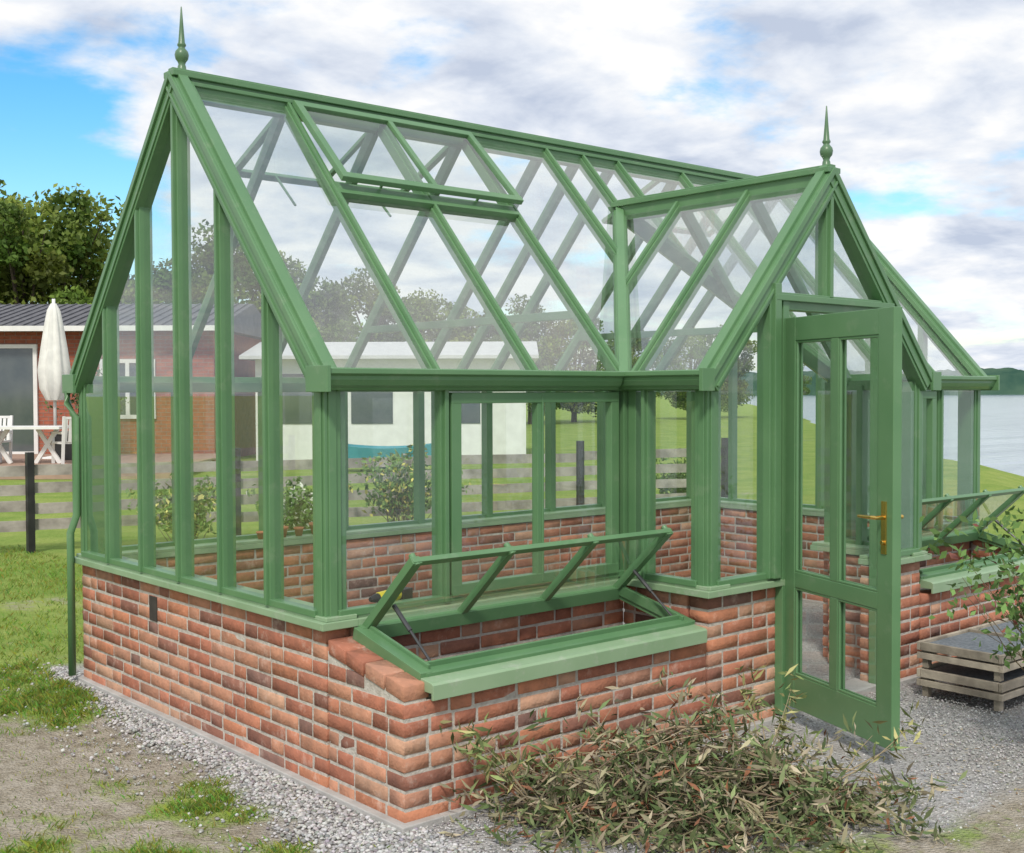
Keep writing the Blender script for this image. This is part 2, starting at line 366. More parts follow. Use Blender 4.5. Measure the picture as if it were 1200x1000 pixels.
# glass
gl=MB();rg=MB();zt=ze-.03
for X in (.0,L):
    gl.poly([(X,0,z0),(X,W,z0),(X,W,ze),(X,W/2,zr),(X,0,ze)])
for q in (((0,0,z0),(xp,0,z0),(xp,0,zt),(0,0,zt)),((xq,0,z0),(L,0,z0),(L,0,zt),(xq,0,zt)),((0,W,z0),(L,W,z0),(L,W,zt),(0,W,zt))):gl.poly(q)
for X in (xp,xq):gl.poly([(X,-P,z0),(X,0,z0),(X,0,zt),(X,-P,zt)])
gl.poly([(xp,-P,z0),(2.2,-P,z0),(2.2,-P,ph(2.2)),(xp,-P,ze)]);gl.poly([(xe+.04,-P,z0),(xq,-P,z0),(xq,-P,ze),(xe+.04,-P,ph(xe+.04))])
gl.poly([(2.2,-P,2.1),(xe+.04,-P,2.1),(xe+.04,-P,ph(xe+.04)),(xm,-P,zpr),(2.2,-P,ph(2.2))])
def quad(*p):rg.poly(p)
gl.poly([(0,W,ze),(L,W,ze),(L,W/2,zr),(0,W/2,zr)])
def rf(x,y):return (x,y,ze+k*y)
vs=.66*W/2
quad(rf(0,0),rf(b,0),rf(b,W/2),rf(0,W/2));quad(rf(b,0),rf(xp,0),rf(xp,vs),rf(b,vs))
quad(rf(xp,0),rf(xm,yv),rf(xm,W/2),rf(xp,W/2));quad(rf(xm,yv),rf(xq,0),rf(xq,W/2),rf(xm,W/2));quad(rf(xq,0),rf(L,0),rf(L,W/2),rf(xq,W/2))
quad((xp,-P,ze),(xp,0,ze),(xm,yv,zpr),(xm,-P,zpr));quad((xq,-P,ze),(xq,0,ze),(xm,yv,zpr),(xm,-P,zpr))
gl.obj('glazing','glass',gh);rg.obj('roof_glazing','roofglass',gh)
def vent(name,x0,x1,slope,lift,ang,parent):
    vb=MB();vg=MB()
    n=nF if slope>0 else nB
    def pt(x,y):
        yy=W/2-.05 if slope>0 else W/2+.05
        base=V((x,yy,ze+k*(W/2-.05)));d=V((0,-1,-k)).normalized() if slope>0 else V((0,1,-k)).normalized()
        c,s=math.cos(ang),math.sin(ang)
        return base+n*(.03+lift)+(d*c+n*s)*y
    ln=(W/2-.05-vs)*math.sqrt(1+k*k)+.02
    a,bb,c,d=pt(x0,0),pt(x1,0),pt(x1,ln),pt(x0,ln)
    for p,q in ((a,bb),(bb,c),(d,c),(a,d)):vb.beam(p,q,.04,.03,n,e0=.02,e1=.02)
    m0,m1=pt((x0+x1)/2,0),pt((x0+x1)/2,ln);vb.beam(m0,m1,.03,.025,n)
    for xx in (x0+.25,x1-.25):
        vb.beam(pt(xx,ln-.02),pt(xx,ln-.02)-n*(.05+math.sin(ang)*ln),.012,.012,V((1,0,0)))
    vg.poly((a,bb,c,d));vb.obj(name+'_frame','green',parent,.003);vg.obj(name+'_glass','glass',parent)
fr2=MB();fr2.beam(rf(b,vs-.02),rf(xp,vs-.02),.06,.07,nF,off=-.01);fr2.beam(rf(b,vs-.045),rf(xp,vs-.045),.03,.05,nF,off=.005);fr2.obj('vent_curb','green',gh,.003)
vent('roof_vent',b+.03,xp-.01,1,.012,.06,gh)
vent('rear_roof_vent',b+.05,xp+.03,-1,.02,.42,gh);vent('rear_roof_vent_b',xq-.05,xq+1.1,-1,.02,.42,gh)
fi=MB();fp=[(.034,0),(.034,.018),(.022,.026),(.020,.05),(.016,.06),(.020,.072),(.030,.085),(.034,.105),(.030,.122),(.018,.136),(.015,.142),(.021,.150),(.021,.156),(.016,.165),(.010,.24),(.003,.335),(.0,.34)]
fi.lathe(fp,(.02,W/2,zr+.03),24);fi.lathe(fp,(xm,-P-.0,zpr+.03),24)
fi.obj('finials',mk('dark_green_paint',(.085,.17,.085),(.10,.19,.10),5,.35),gh,0,True)
# door
dr=empty('door_leaf',(xd,-P-.03,0),-th);dr.parent=gh
d=MB();hh=.0225
def dbox(x0,x1,z_0,z_1,y=hh):d.box(x0,x1,-y,y,z_0,z_1)
dbox(0,.105,zb,2.0);dbox(dw-.105,dw,zb,2.0);dbox(.105,dw-.105,1.885,1.999,.0215);dbox(.105,dw-.105,zb+.001,.25,.0215)
dbox(.105,dw-.105,.68,.755,.0212);dbox(dw/2-.028,dw/2+.028,.25,.68,.0205);dbox(dw/2-.028,dw/2+.028,.755,1.885,.0205)
for z1,z2 in ((.25,.68),(.755,1.885)):
    for x1,x2 in ((.105,dw/2-.028),(dw/2+.028,dw-.105)):
        for s in (-1,1):
            y=s*.012
            d.beam((x1+.006,y,z1),(x1+.006,y,z2),.012,.012,(0,1,0));d.beam((x2-.006,y,z1),(x2-.006,y,z2),.012,.012,(0,1,0))
            d.beam((x1,y,z1+.006),(x2,y,z1+.006),.012,.012,(0,1,0));d.beam((x1,y,z2-.006),(x2,y,z2-.006),.012,.012,(0,1,0))
d.obj('leaf_frame','green',dr,.003)
dg=MB();dg.poly([(.1,0,.24),(dw-.1,0,.24),(dw-.1,0,1.9),(.1,0,1.9)]);dg.obj('leaf_glass','glass',dr)
hd=MB()
for s in (-1,1):
    hd.box(dw-.075,dw-.040,min(s*.022,s*.027),max(s*.022,s*.027),.93,1.16)
    hd.tube([(dw-.057,s*.025,1.09),(dw-.057,s*.07,1.09),(dw-.075,s*.075,1.09),(dw-.17,s*.075,1.088)],[.009,.009,.009,.007],10)
    hd.tube([(dw-.057,s*.025,.98),(dw-.057,s*.038,.98)],.011,12)
hd.obj('handle','brass',dr,.001)
hg=MB()
for z in (.25,1.05,1.85):hg.tube([(-.006,.02,z),(-.006,.02,z+.09)],.009,10)
hg.obj('hinges','steel',dr)
# ---------------------------------------------------------------- cold frames
soil=mk('soil',(.16,.12,.09),(.09,.07,.055),20,1,.8,60)
def coldframe(X0,X1):
    e=empty('cold_frame')
    f=MB();yf=-P-.035;yb=-.05;zf=.50;zk=.605
    s=MB();s.prism([(-.11,-.004),(-.11,.05),(.0,.035),(.012,.028),(.012,-.03),(.0,-.03),(.0,-.004)],(X0-.005,yf,zf+.005),(X1+.005,yf,zf+.005),(0,-1,0));s.obj('front_sill','sill',e,.002)
    n=V((0,-(zk-zf)/(yb-yf),1)).normalized()
    def q(x,t,o=.0):return V((x,yf+.09+(yb-yf-.09)*t,zf+.045+(zk-zf)*t+o))
    f.beam(q(X0+.02,0),q(X1-.02,0),.05,.05,n);f.beam(q(X0+.02,1),q(X1-.02,1),.06,.06,n);f.beam(q(X0+.02,-.05),q(X0+.02,1),.055,.055,n);f.beam(q(X1-.02,-.05),q(X1-.02,1),.055,.055,n)
    f.beam(q(X0+.05,0,.02),q(X0+.05,1,.02),.012,.05,n);f.beam(q(X1-.05,0,.02),q(X1-.05,1,.02),.012,.05,n)
    f.beam(q(X0+.05,.06,.02),q(X1-.05,.06,.02),.012,.05,n)
    h=V((0,-.045,.655));ang=math.radians(43);dirv=V((0,-math.cos(ang),math.sin(ang)));ln=.47;nn=V((0,math.sin(ang),math.cos(ang)))
    xa,xb=X0+.06,X1-.05
    def lp(x,t):return V((x,0,0))+h+dirv*(ln*t)
    f.beam(lp(xa,0),lp(xb,0),.05,.032,nn,e0=.02,e1=.02);f.beam(lp(xa,1),lp(xb,1),.032,.022,nn,e0=.02,e1=.02)
    for i in range(4):
        x=xa+(xb-xa)*i/3;f.beam(lp(x,0),lp(x,1),.045 if i in(0,3) else .035,.034,nn,e1=.012)
        f.tube([lp(x,1)-nn*.02,lp(x,1)+nn*.035],.014,10)
    f.obj('lid_and_curb','green',e,.002)
    g=MB();g.poly([lp(xa,.04),lp(xb,.04),lp(xb,.98),lp(xa,.98)]);g.obj('lid_glass','glass',e)
    st=MB()
    for x in (xa+.03,xb-.03):
        st.tube([q(x,.08,.03),lp(x,.42)-nn*.02],.006,8);st.tube([q(x,.08,.03)*.45+(lp(x,.42)-nn*.02)*.55,lp(x,.42)-nn*.02],.010,8)
    st.obj('stays','steel',e)
    so_=MB();so_.box(X0+.04,X1-.02,-P+.125,-.005,-.02,.18);so_.obj('soil',soil,e)
coldframe(.105,xp-.06);coldframe(xq+.06,L-.105)
# ---------------------------------------------------------------- ground
def fbm(x,y,s,o=3):
    return noise.fractal(V((x*s,y*s,3.7)),1,2,o)
A=np.array((24.8,9.1));dS=np.array((.77,.64));dS/=np.linalg.norm(dS);nS=np.array((dS[1],-dS[0]))
def shore(x,y):return (x-A[0])*nS[0]+(y-A[1])*nS[1]+.9*noise.noise(V((x*.15,y*.15,2)))
def gravelmask(x,y):
    n=fbm(x,y,2.2)*.10
    lb=-.24-.05*max(0,min(1,(1.2-y)))+ (0 if y<1.2 else (y-1.2)*.12)
    if y<-.6:lb=-.30+(-.6-y)*.34
    d1=x-lb+n+fbm(x,y,9,2)*.07
    d2=(y+1.74+.18*(x-1.3))+n*1.8
    d3=7.2-x+n*3;d4=3.0-y+n
    if x>L+.1:d4=1.2-y+n
    return max(0,min(1,.5+min(d1,d2,d3,d4)*6))
def grassmask(x,y):
    g=.60+fbm(x,y,1.1,4)*.95+.50*fbm(x+9,y,4,3)
    dist=math.hypot(x+2.6,y+4.2)
    g+=min(.9,max(0,(dist-5.4)*.17))-.06
    if x>.3 and y<-1.3:g-=.40
    return max(0,min(1,g))
n1=330
def sp(c,u,sc=1.4,e=7.6):return c+sc*.5*np.sinh(u*e)
u=np.linspace(-1,1,n1)
gx=sp(-.3,u);gy=sp(.0,u)
GV=np.zeros((n1,n1,3));GC=np.zeros((n1,n1,3))
for i,x in enumerate(gx):
    for j,y in enumerate(gy):
        s=shore(x,y);z=0
        if abs(x)<60 and abs(y)<60:
            inside=(-.2<x<L+.3 and -P-.3<y<W+.3)
            gm=gravelmask(x,y) if abs(x)<12 and abs(y)<12 else 0
            z=0 if inside else fbm(x,y,.9)*.014
            g=grassmask(x,y)
        else:gm=0;g=1
        if s>-2:z-=min(4,(s+2)*.28)
        GV[i,j]=(x,y,z-.002);GC[i,j]=(gm,g,0)
idx=np.arange(n1*n1).reshape(n1,n1)
F=np.stack([idx[:-1,:-1],idx[1:,:-1],idx[1:,1:],idx[:-1,1:]],-1).reshape(-1,4)
gmat=bpy.data.materials.new('ground_mat');gmat.use_nodes=True;N=gmat.node_tree.nodes;Lk=gmat.node_tree.links;bs=N['Principled BSDF'];bs.inputs['Roughness'].default_value=.95;bs.inputs['Specular IOR Level'].default_value=.15
at=N.new('ShaderNodeAttribute');at.attribute_name='Col';sx=N.new('ShaderNodeSeparateColor');Lk.new(at.outputs['Color'],sx.inputs[0])
tc=N.new('ShaderNodeTexCoord')
def nz(sc,det=6,ro=.6):
    n=N.new('ShaderNodeTexNoise');n.inputs['Scale'].default_value=sc;n.inputs['Detail'].default_value=det;n.inputs['Roughness'].default_value=ro;Lk.new(tc.outputs['Object'],n.inputs['Vector']);return n.outputs['Fac']
def ramp(fac,cs):
    r=N.new('ShaderNodeValToRGB')
    while len(r.color_ramp.elements)<len(cs):r.color_ramp.elements.new(.5)
    for e,(p,c) in zip(r.color_ramp.elements,cs):e.position=p;e.color=(*c,1)
    Lk.new(fac,r.inputs[0]);return r.outputs[0]
def mixc(f,a,b):
    m=N.new('ShaderNodeMix');m.data_type='RGBA';Lk.new(f,m.inputs['Factor']);Lk.new(a,m.inputs['A']);Lk.new(b,m.inputs['B']);return m.outputs['Result']
dirt=ramp(nz(12,14,.86),[(.34,(.14,.11,.08)),(.48,(.38,.33,.26)),(.60,(.54,.49,.41))])
dirt2=ramp(nz(3,8,.7),[(.35,(.20,.18,.10)),(.6,(.50,.45,.38))])
dirt=mixc(ramp(nz(6,8,.8),[(.35,(.15,)*3),(.65,(.6,)*3)]),dirt,dirt2)
gras=mixc(ramp(nz(1.1,6,.65),[(.38,(0,)*3),(.62,(1,)*3)]),ramp(nz(25,10,.8),[(.3,(.10,.17,.03)),(.5,(.20,.31,.055)),(.7,(.33,.42,.11))]),ramp(nz(28,10,.8),[(.3,(.17,.22,.045)),(.5,(.31,.39,.09)),(.7,(.46,.48,.19))]))
voro=N.new('ShaderNodeTexVoronoi');voro.inputs['Scale'].default_value=75;Lk.new(tc.outputs['Object'],voro.inputs['Vector'])
sv=N.new('ShaderNodeSeparateColor');Lk.new(voro.outputs['Color'],sv.inputs[0])
grav0=ramp(sv.outputs[0],[(.0,(.30,.295,.29)),(.5,(.45,.445,.44)),(1,(.60,.595,.58))])
gdust=ramp(nz(5,12,.8),[(.35,(.36,.335,.30)),(.65,(.57,.555,.53))])
fdust=ramp(nz(2.3,5,.6),[(.40,(.1,.1,.1)),(.62,(.75,.75,.75))])
grav=mixc(fdust,grav0,gdust)
ma=N.new('ShaderNodeMath');ma.operation='MULTIPLY_ADD';Lk.new(nz(14,8,.75),ma.inputs[0]);ma.inputs[1].default_value=1.3;Lk.new(sx.outputs[1],ma.inputs[2])
mr=N.new('ShaderNodeMapRange');Lk.new(ma.outputs[0],mr.inputs[0]);mr.inputs[1].default_value=1.0;mr.inputs[2].default_value=1.4
c=mixc(mr.outputs[0],dirt,gras);c=mixc(sx.outputs[0],c,grav);Lk.new(c,bs.inputs['Base Color'])
bp=N.new('ShaderNodeBump');bp.inputs['Strength'].default_value=.9;bp.inputs['Distance'].default_value=.016
mh=N.new('ShaderNodeMath');mh.operation='ADD';Lk.new(nz(45,10,.75),mh.inputs[0]);Lk.new(voro.outputs['Distance'],mh.inputs[1]);Lk.new(mh.outputs[0],bp.inputs['Height']);Lk.new(bp.outputs['Normal'],bs.inputs['Normal'])
M['ground']=gmat
mesh_np('ground',GV.reshape(-1,3),F,'ground',GC.reshape(-1,3),smooth=True)
M['water']=mk('lake_water',(.10,.16,.21),(.26,.33,.38),.9,.14,.9,1.3,spec=.9,bdist=.06,stretch=((.12,1.0,1),.72),contrast=(.4,.6))
wa=MB();wa.poly([(-3000,-3000,-.45),(4000,-3000,-.45),(4000,4000,-.45),(-3000,4000,-.45)]);wa.obj('lake_water','water')
fw2=np.array((.656,.755));rt2=np.array((.755,-.656));C2=np.array((-2.6,-4.16))
def at_px(px,D):return C2+D*(fw2+(px-600)/1402.2*rt2)
hv=[];hf=[];nh=400
for i in range(nh):
    px=300+i*5;q=at_px(px,700)
    h=1.6+700*(28+9*fbm(px*.004,0,1)+3*noise.noise(V((px*.05,1,1)))+2.6*noise.noise(V((px*.21,4,1))))/1402
    hv+=[(q[0],q[1],-1),(q[0]+8,q[1]+8,h*.75),(q[0]+30,q[1]+30,h)]
for i in range(nh-1):
    a=i*3;hf+=[(a,a+3,a+4,a+1),(a+1,a+4,a+5,a+2)]
mesh_np('far_shore_hills',np.array(hv),np.array(hf),'hill')
# pebbles
ico=bmesh.new();bmesh.ops.create_icosphere(ico,subdivisions=1,radius=1);iv=np.array([v.co[:] for v in ico.verts]);iF=np.array([[v.index for v in f.verts] for f in ico.faces]);ico.free()
pts=[]
while len(pts)<19000:
    if random.random()<.5:x=random.uniform(-.6,.05);y=random.uniform(-1.6,3.3);r=random.uniform(.004,.012)
    else:x=random.uniform(-.5,4.5);y=random.uniform(-2.1,-.55);r=random.uniform(.003,.007)
    g=gravelmask(x,y)**1.5
    if x>.3 and y<-.5:g*=max(.12,min(1,.5+1.4*fbm(x,y,1.3)))
    if random.random()<g or random.random()<.04:
        if -.03<x<L and -P-.03<y<W:continue
        pts.append((x,y,r*.35,r))
pts=np.array(pts);n=len(pts);R=rand_rot(n);sc=rng.uniform(.6,1.2,(n,1,3))*pts[:,3][:,None,None]
pv=np.einsum('nij,nkj->nki',R,iv[None]*sc);pv[:,:,2]*=.7;pv+=pts[:,None,:3]
pf=(iF[None]+np.arange(n)[:,None,None]*len(iv)).reshape(-1,3)
g=rng.uniform(.22,.62,(n,1));pc=g*np.array([[1,.985,.96]])+rng.normal(0,.012,(n,3))
mesh_np('gravel',pv.reshape(-1,3),pf,'pebble',np.repeat(np.clip(pc,.05,.8),len(iv),axis=0))
# grass blades
gp=[];tries=0
while len(gp)<105000 and tries<520000:
    tries+=1
    if random.random()<.70:x=random.uniform(-2.6,-.10);y=random.uniform(-2.4,3.2)
    else:x=random.uniform(-4.5,1.8);y=random.uniform(1.5,9)
    if -.06<x<L+.05 and -P-.05<y<W+.05:continue
    gm=gravelmask(x,y);gr=grassmask(x,y)
    if gm<.45 and random.random()<max(.08,(gr-.34)*1.5)*(.25+.75*(fbm(x,y,7,2)>-.05)) :gp.append((x,y,gr))
    elif random.random()<.004:gp.append((x,y,.5))
gp=np.array(gp);n=len(gp)
h=rng.uniform(.012,.040,n)*(.45+gp[:,2]*.7);a=rng.uniform(0,2*math.pi,n);w=rng.uniform(.0013,.003,n);ln=rng.uniform(.2,1.1,n)
dry=rng.uniform(0,1,n)>(.60+.40*gp[:,2]);h[dry]*=.25;ln[dry]*=5
base=np.stack([gp[:,0],gp[:,1],np.where(dry,.002,-.006)],1);dx=np.stack([np.cos(a),np.sin(a),0*a],1);dy=np.stack([-np.sin(a),np.cos(a),0*a],1)
b0=base-dx*w[:,None];b1=base+dx*w[:,None];t=base+dy*(h*ln)[:,None]+np.array([0,0,1])*h[:,None];mid=base+dy*(h*ln*.3)[:,None]+np.array([0,0,1])*(h*.6)[:,None]
gv=np.stack([b0,b1,mid+dx*w[:,None]*.7,t],1)
gc=np.stack([rng.uniform(.7,1.7,n),rng.uniform(.75,1.35,n),rng.uniform(.6,1.4,n)],1);gc[dry]=np.array([2.2,1.25,3.6])*rng.uniform(.6,1.1,(dry.sum(),1))
mesh_np('grass',gv.reshape(-1,3),np.arange(n*4).reshape(n,4),'grassb',np.repeat(gc,4,axis=0))
# ---------------------------------------------------------------- branch pile
TV=[];TF=[];TC=[];LC=[];LCc=[]
def twig(p,d,ln,r,c,lf=True,droop=.6,leafc=None,lr=1.0):
    p=V(p);d=V(d).normalized();n=6;pts=[];rad=[]
    for i in range(n):
        pts.append(p.copy());rad.append(r*(1-.75*i/(n-1)))
        d=(d+V((random.gauss(0,.13),random.gauss(0,.13),random.gauss(0,.10)-droop*.1))).normalized();p=p+d*(ln/(n-1))
        if p.z<.008:p.z=.008+random.random()*.01;d.z=abs(d.z)*.3
        if lf and i>1:
            for _ in range(int(random.randint(1,4)*lr)):
                LC.append(tuple(p+V((random.gauss(0,.022),random.gauss(0,.022),random.gauss(0,.022)))));LCc.append(leafc() if leafc else lc())
    m=MB();m.tube(pts,rad,5)
    o=sum(len(t) for t in TV);TV.append(np.array(m.v))
    for f in m.f:
        if len(f)==4:TF.append([q+o for q in f])
    TC.append(np.repeat(np.array([c]),len(m.v),axis=0))
def lc():
    r=random.random()
    if r<.24:return (.36,.33,.20)
    if r<.52:return (.21,.26,.11)
    if r<.70:return (.42,.36,.25)
    if r<.75:return (.34,.15,.08)
    return (.13,.19,.07)
def tcx():
    return random.choice([(.34,.25,.16),(.25,.18,.12),(.42,.34,.22),(.30,.27,.14),(.18,.13,.09)])
ctr=np.array((.93,-1.13))
for i in range(480):
    rr=math.sqrt(random.random());t=random.uniform(0,2*math.pi);q=ctr+rt2*(rr*math.cos(t)*.66)+fw2*(rr*math.sin(t)*.37)
    z=random.uniform(.01,.34)*(1-rr**2*.9)
    a=random.choice([0,math.pi])+random.gauss(0,.8);dd=rt2*math.cos(a)+fw2*math.sin(a)
    twig((q[0]-dd[0]*.12,q[1]-dd[1]*.12,z),(dd[0],dd[1],random.gauss(.08,.22)),random.uniform(.2,.5),random.uniform(.0015,.0055),tcx(),lr=1.8)
for s,e in (((.44,-.78,.05),(-.36,.20,.55)),((.44,-.80,.04),(-.34,.24,.40)),((1.4,-1.45,.08),(.5,-.1,.35)),((1.3,-1.2,.1),(.5,.15,.32)),((.6,-1.0,.1),(-.5,.1,.25)),((1.25,-1.25,.15),(.3,.1,.4))):
    for _ in range(3):twig(s,V(e)+V((random.gauss(0,.05),random.gauss(0,.05),random.gauss(0,.05))),random.uniform(.26,.44),.004,(.36,.29,.18),True,.1,lambda:random.choice([(.38,.36,.15),(.22,.28,.10)]),1.5)
o=mesh_np('cut_branch_pile',np.concatenate(TV),np.array(TF),'twig',np.concatenate(TC))
cs=np.array(LC);v,f,cc=leaves(cs,.070,.20,np.array(LCc)*rng.uniform(.5,1.4,(len(cs),1)))
v[:,2]=np.maximum(v[:,2],.004)
mesh_np('leaves',v,f,'twig',cc,parent=o)
n=900;q=np.stack([rng.uniform(-.3,2.8,n),rng.uniform(-2.0,-.65,n),np.full(n,.006)],1)
cl=np.array([(.36,.30,.18),(.25,.17,.10),(.45,.38,.26),(.22,.25,.10)])[rng.integers(0,4,n)]
v,f,cc=leaves(q,.035,.25,cl);v[:,2]=.006+(v[:,2]-.006)*.25;v[:,2]=np.maximum(v[:,2],.003);mesh_np('fallen_leaves',v,f,'twig',cc)
def mkshrub(name,loc,h,r,nst,leafcol,lsize,aspect,flower=None,nlr=2,fr_=.18,lean=(0,0)):
    TV.clear();TF.clear();TC.clear();LC.clear();LCc.clear()
    for i in range(nst):
        a=random.uniform(0,2*math.pi);s=random.uniform(0,1)**.5*r/h
        twig((random.gauss(0,r*.15),random.gauss(0,r*.15),.01),(math.cos(a)*s+lean[0],math.sin(a)*s+lean[1],1),h*random.uniform(.6,1.05),.005,(.20,.16,.10),True,.15,(lambda:flower if flower and random.random()<fr_ else leafcol),nlr)
    o=mesh_np(name,np.concatenate(TV),np.array(TF),'twig',np.concatenate(TC))
    cs=np.array(LC);cs+=rng.normal(0,h*.035,cs.shape);cs[:,2]=np.maximum(cs[:,2],.03);v,f,cc=leaves(cs,lsize,aspect,np.array(LCc)*rng.uniform(.6,1.4,(len(cs),1)))
    mesh_np('leaves',v,f,'twig',cc,parent=o);o.location=loc
    return o
mkshrub('rose_bush',(2.86,-1.93,0),.98,.42,95,(.14,.25,.07),.05,.5,(.33,.12,.09),3,.06,(-.12,.1))
for (x,y,h,r,c,fl) in ((2.9,7.3,.65,.4,(.15,.26,.06),(.65,.6,.2)),(4.0,7.0,.6,.4,(.14,.24,.06),(.75,.75,.65)),(5.2,6.7,.85,.45,(.16,.26,.07),(.6,.55,.15)),(9.6,6.4,.7,.4,(.13,.23,.06),None)):
    mkshrub('garden_shrub',(x,y,0),h,r,50,c,.07,.5,fl,3)
# ---------------------------------------------------------------- slatted crates
cr=empty('wooden_crate',(3.22,-1.24,0),.0);m=MB();mt=MB()
CW,CD=1.05,.48
for lvl,zz in ((0,.06),(1,.205)):
    for (x0,x1,y0,y1) in ((0,CW,0,.022),(0,CW,CD-.022,CD),(.0,.022,.0225,CD-.0225),(CW-.022,CW,.0225,CD-.0225)):
        m.box(x0+lvl*.004,x1+lvl*.004,y0,y1,zz,zz+.034);m.box(x0,x1,y0+.001,y1-.001,zz+.046,zz+.090)
    for x in (.04,CW-.04):
        for y in (.04,CD-.04):m.box(x-.02,x+.02,y-.02+.003,y+.02-.003,(0 if lvl==0 else zz-.05),zz+.08)
    mt.box(.03,CW/2-.015,.03,CD-.03,zz+.070,zz+.077);mt.box(CW/2+.015,CW-.03,.03,CD-.03,zz+.0705,zz+.0775)
    m.box(CW/2-.014,CW/2+.014,.023,CD-.023,zz+.05,zz+.092)
o=m.obj('slats','wood',cr,.002)
a=o.data.color_attributes.new('Col','FLOAT_COLOR','POINT')
for i in range(0,len(o.data.vertices),8):
    s=random.uniform(.8,1.35)
    for j in range(8):
        if i+j<len(a.data):a.data[i+j].color=(s,s,s*.97,1)
mt.obj('mesh_top','mesh',cr)
for i,(x,y,s) in enumerate(((1.25,W-.08,1),(1.37,W-.085,.8),(1.50,W-.08,1.1),(1.10,W-.08,.7))):
    m=MB();m.lathe([(.026*s,0),(.036*s,.05*s),(.042*s,.05*s),(.042*s,.066*s),(.036*s,.066*s),(.03*s,.05*s),(.0,.045*s)],(0,0,0),18);o=m.obj('terracotta_pot','terracotta',None,0,True);o.location=(x,y,zs+.052)
dl=empty('cordless_drill',(.30,.065,zs+.055),.25)
m=MB();m.tube([(0,0,.03),(.13,0,.03)],[.024,.028],14);m.box(.075,.115,-.018,.018,-.0,.028);m.obj('body','yellow',dl,.004)
m=MB();m.tube([(-.05,0,.03),(-.02,0,.03),(0,0,.03)],[.010,.018,.022],12);m.box(.13,.20,-.03,.03,.0,.05);m.tube([(.125,0,.03),(.135,0,.03)],.024,12);m.obj('chuck_and_battery','black',dl,.003)
# ---------------------------------------------------------------- fence
fe=empty('rail_fence');p0=V((-6.5,11.0,0));p1=V((14.11,4.40,0));p2=V((22.0,1.8,0))
m=MB();mb=MB()
d_=(p2-p0);Lf=d_.length;d_=d_.normalized();off=(V((1.71,8.39,0))-p0).dot(d_)
nrm=V((-d_.y,d_.x,0));i0=int(off/2.1)
for i in range(-1,int(Lf/2.1)+1):
    s=off+(i-i0)*2.1
    if s<0 or s>Lf:continue
    q=p0+d_*s
    if q.x<15.5:mb.box(q.x-.035,q.x+.035,q.y-.035,q.y+.035,-.05,1.04 if q.x<11 else .8)
    e=min(s+2.1,Lf);q2=p0+d_*e
    if q.x<9.5:
        for z in (.28,.47,.66,.84):
            zz=z+random.uniform(-.02,.02);z2=z+random.uniform(-.02,.02)
            m.beam(q+nrm*.05+V((0,0,zz)),q2+nrm*.05+V((0,0,z2)),.11,.025,nrm,off=random.uniform(-.004,.004),e1=.05)
m.obj('rails','fence',fe);mb.obj('posts','black',fe)
# ---------------------------------------------------------------- house
yawh=math.atan2(-.656,.755)
hs=empty('brick_house',(6.7,24.8,0),yawh)
m=MB();m.box(-9,5.0,0,6,0,3.15);m.obj('walls','redclad',hs)
m=MB();m.box6([(-9.4,-.5,3.12),(5.3,-.5,3.12),(5.3,6.5,3.12),(-9.4,6.5,3.12),(-9.4,-.5,3.2),(5.3,-.5,3.2),(5.3,3,3.95),(-9.4,3,3.95)])
for i in range(60):
    x=-9.3+i*.245;m.beam((x,-.5,3.215),(x,2.98,3.96),.03,.03,(0,-.2,1))
m.obj('roof','roofdark',hs)
m=MB()
for i,z in enumerate(np.arange(.2,3.1,.09)):
    m.box(-9,5.001,-.006,.0,z,z+.012)
    for x in np.arange(-9+(.12 if i%2 else 0),4.9,.25):m.box(x,x+.012,-.0062,0,z+.012,z+.09)
m.obj('brick_joints',mk('house_mortar',(.34,.24,.20),(.26,.18,.15),5,.9),hs)
m=MB();g=MB()
for (x0,x1,z_0,z_1) in ((-2.2,.85,.25,2.75),(2.4,3.6,1.1,2.4),(-6,-4,1,2.6)):
    g.box(x0,x1,-.02,.02,z_0,z_1)
    for a,b_ in (((x0,z_0),(x1,z_0)),((x0,z_1),(x1,z_1))):m.beam((a[0]-.05,-.04,a[1]),(b_[0]+.05,-.04,b_[1]),.09,.06,(0,1,0))
    for x in np.linspace(x0,x1,4 if x1-x0>2 else 3):m.beam((x,-.04,z_0),(x,-.04,z_1),.09,.065,(0,1,0))
m.box(-9.4,5.3,-.53,-.5,3.08,3.2)
m.obj('window_frames','white',hs);g.obj('windows','winglass',hs)
m=MB()
for i in range(26):m.box(-6,5.5,-5+i*.19,-5+i*.19+.175,.2,.24)
m.box(-6,5.5,-5.03,-5.005,0,.24);m.obj('deck','deck',hs)
wh=empty('white_cottage',(11.6,21.6,0),yawh);m=MB();m.box(0,6.5,0,4,0,2.5);m.obj('walls','white',wh)
m=MB();m.box6([(-.3,-.4,2.45),(6.8,-.4,2.45),(6.8,4.4,2.45),(-.3,4.4,2.45),(-.3,-.4,2.53),(6.8,-.4,2.53),(6.8,2,2.95),(-.3,2,2.95)]);m.obj('roof',mk('light_grey_roof',(.60,.60,.60),(.52,.52,.53),5,.7),wh)
m=MB()
for x in (.6,2.3,4.4):m.box(x,x+1,-.02,.01,.9,2.1)
m.obj('windows','winglass',wh)
pa=empty('parasol',(6.95,22.0,.15));m=MB();m.tube([(0,0,0),(0,0,3.55)],.035,10);m.lathe([(.3,0),(.3,.06),(.05,.1)],(0,0,.05));m.obj('pole','white',pa,0,True)
m=MB()
seg=24;zz=[1.35,1.6,2.0,2.5,3.0,3.3,3.45];rr=[.16,.27,.30,.24,.17,.12,.05]
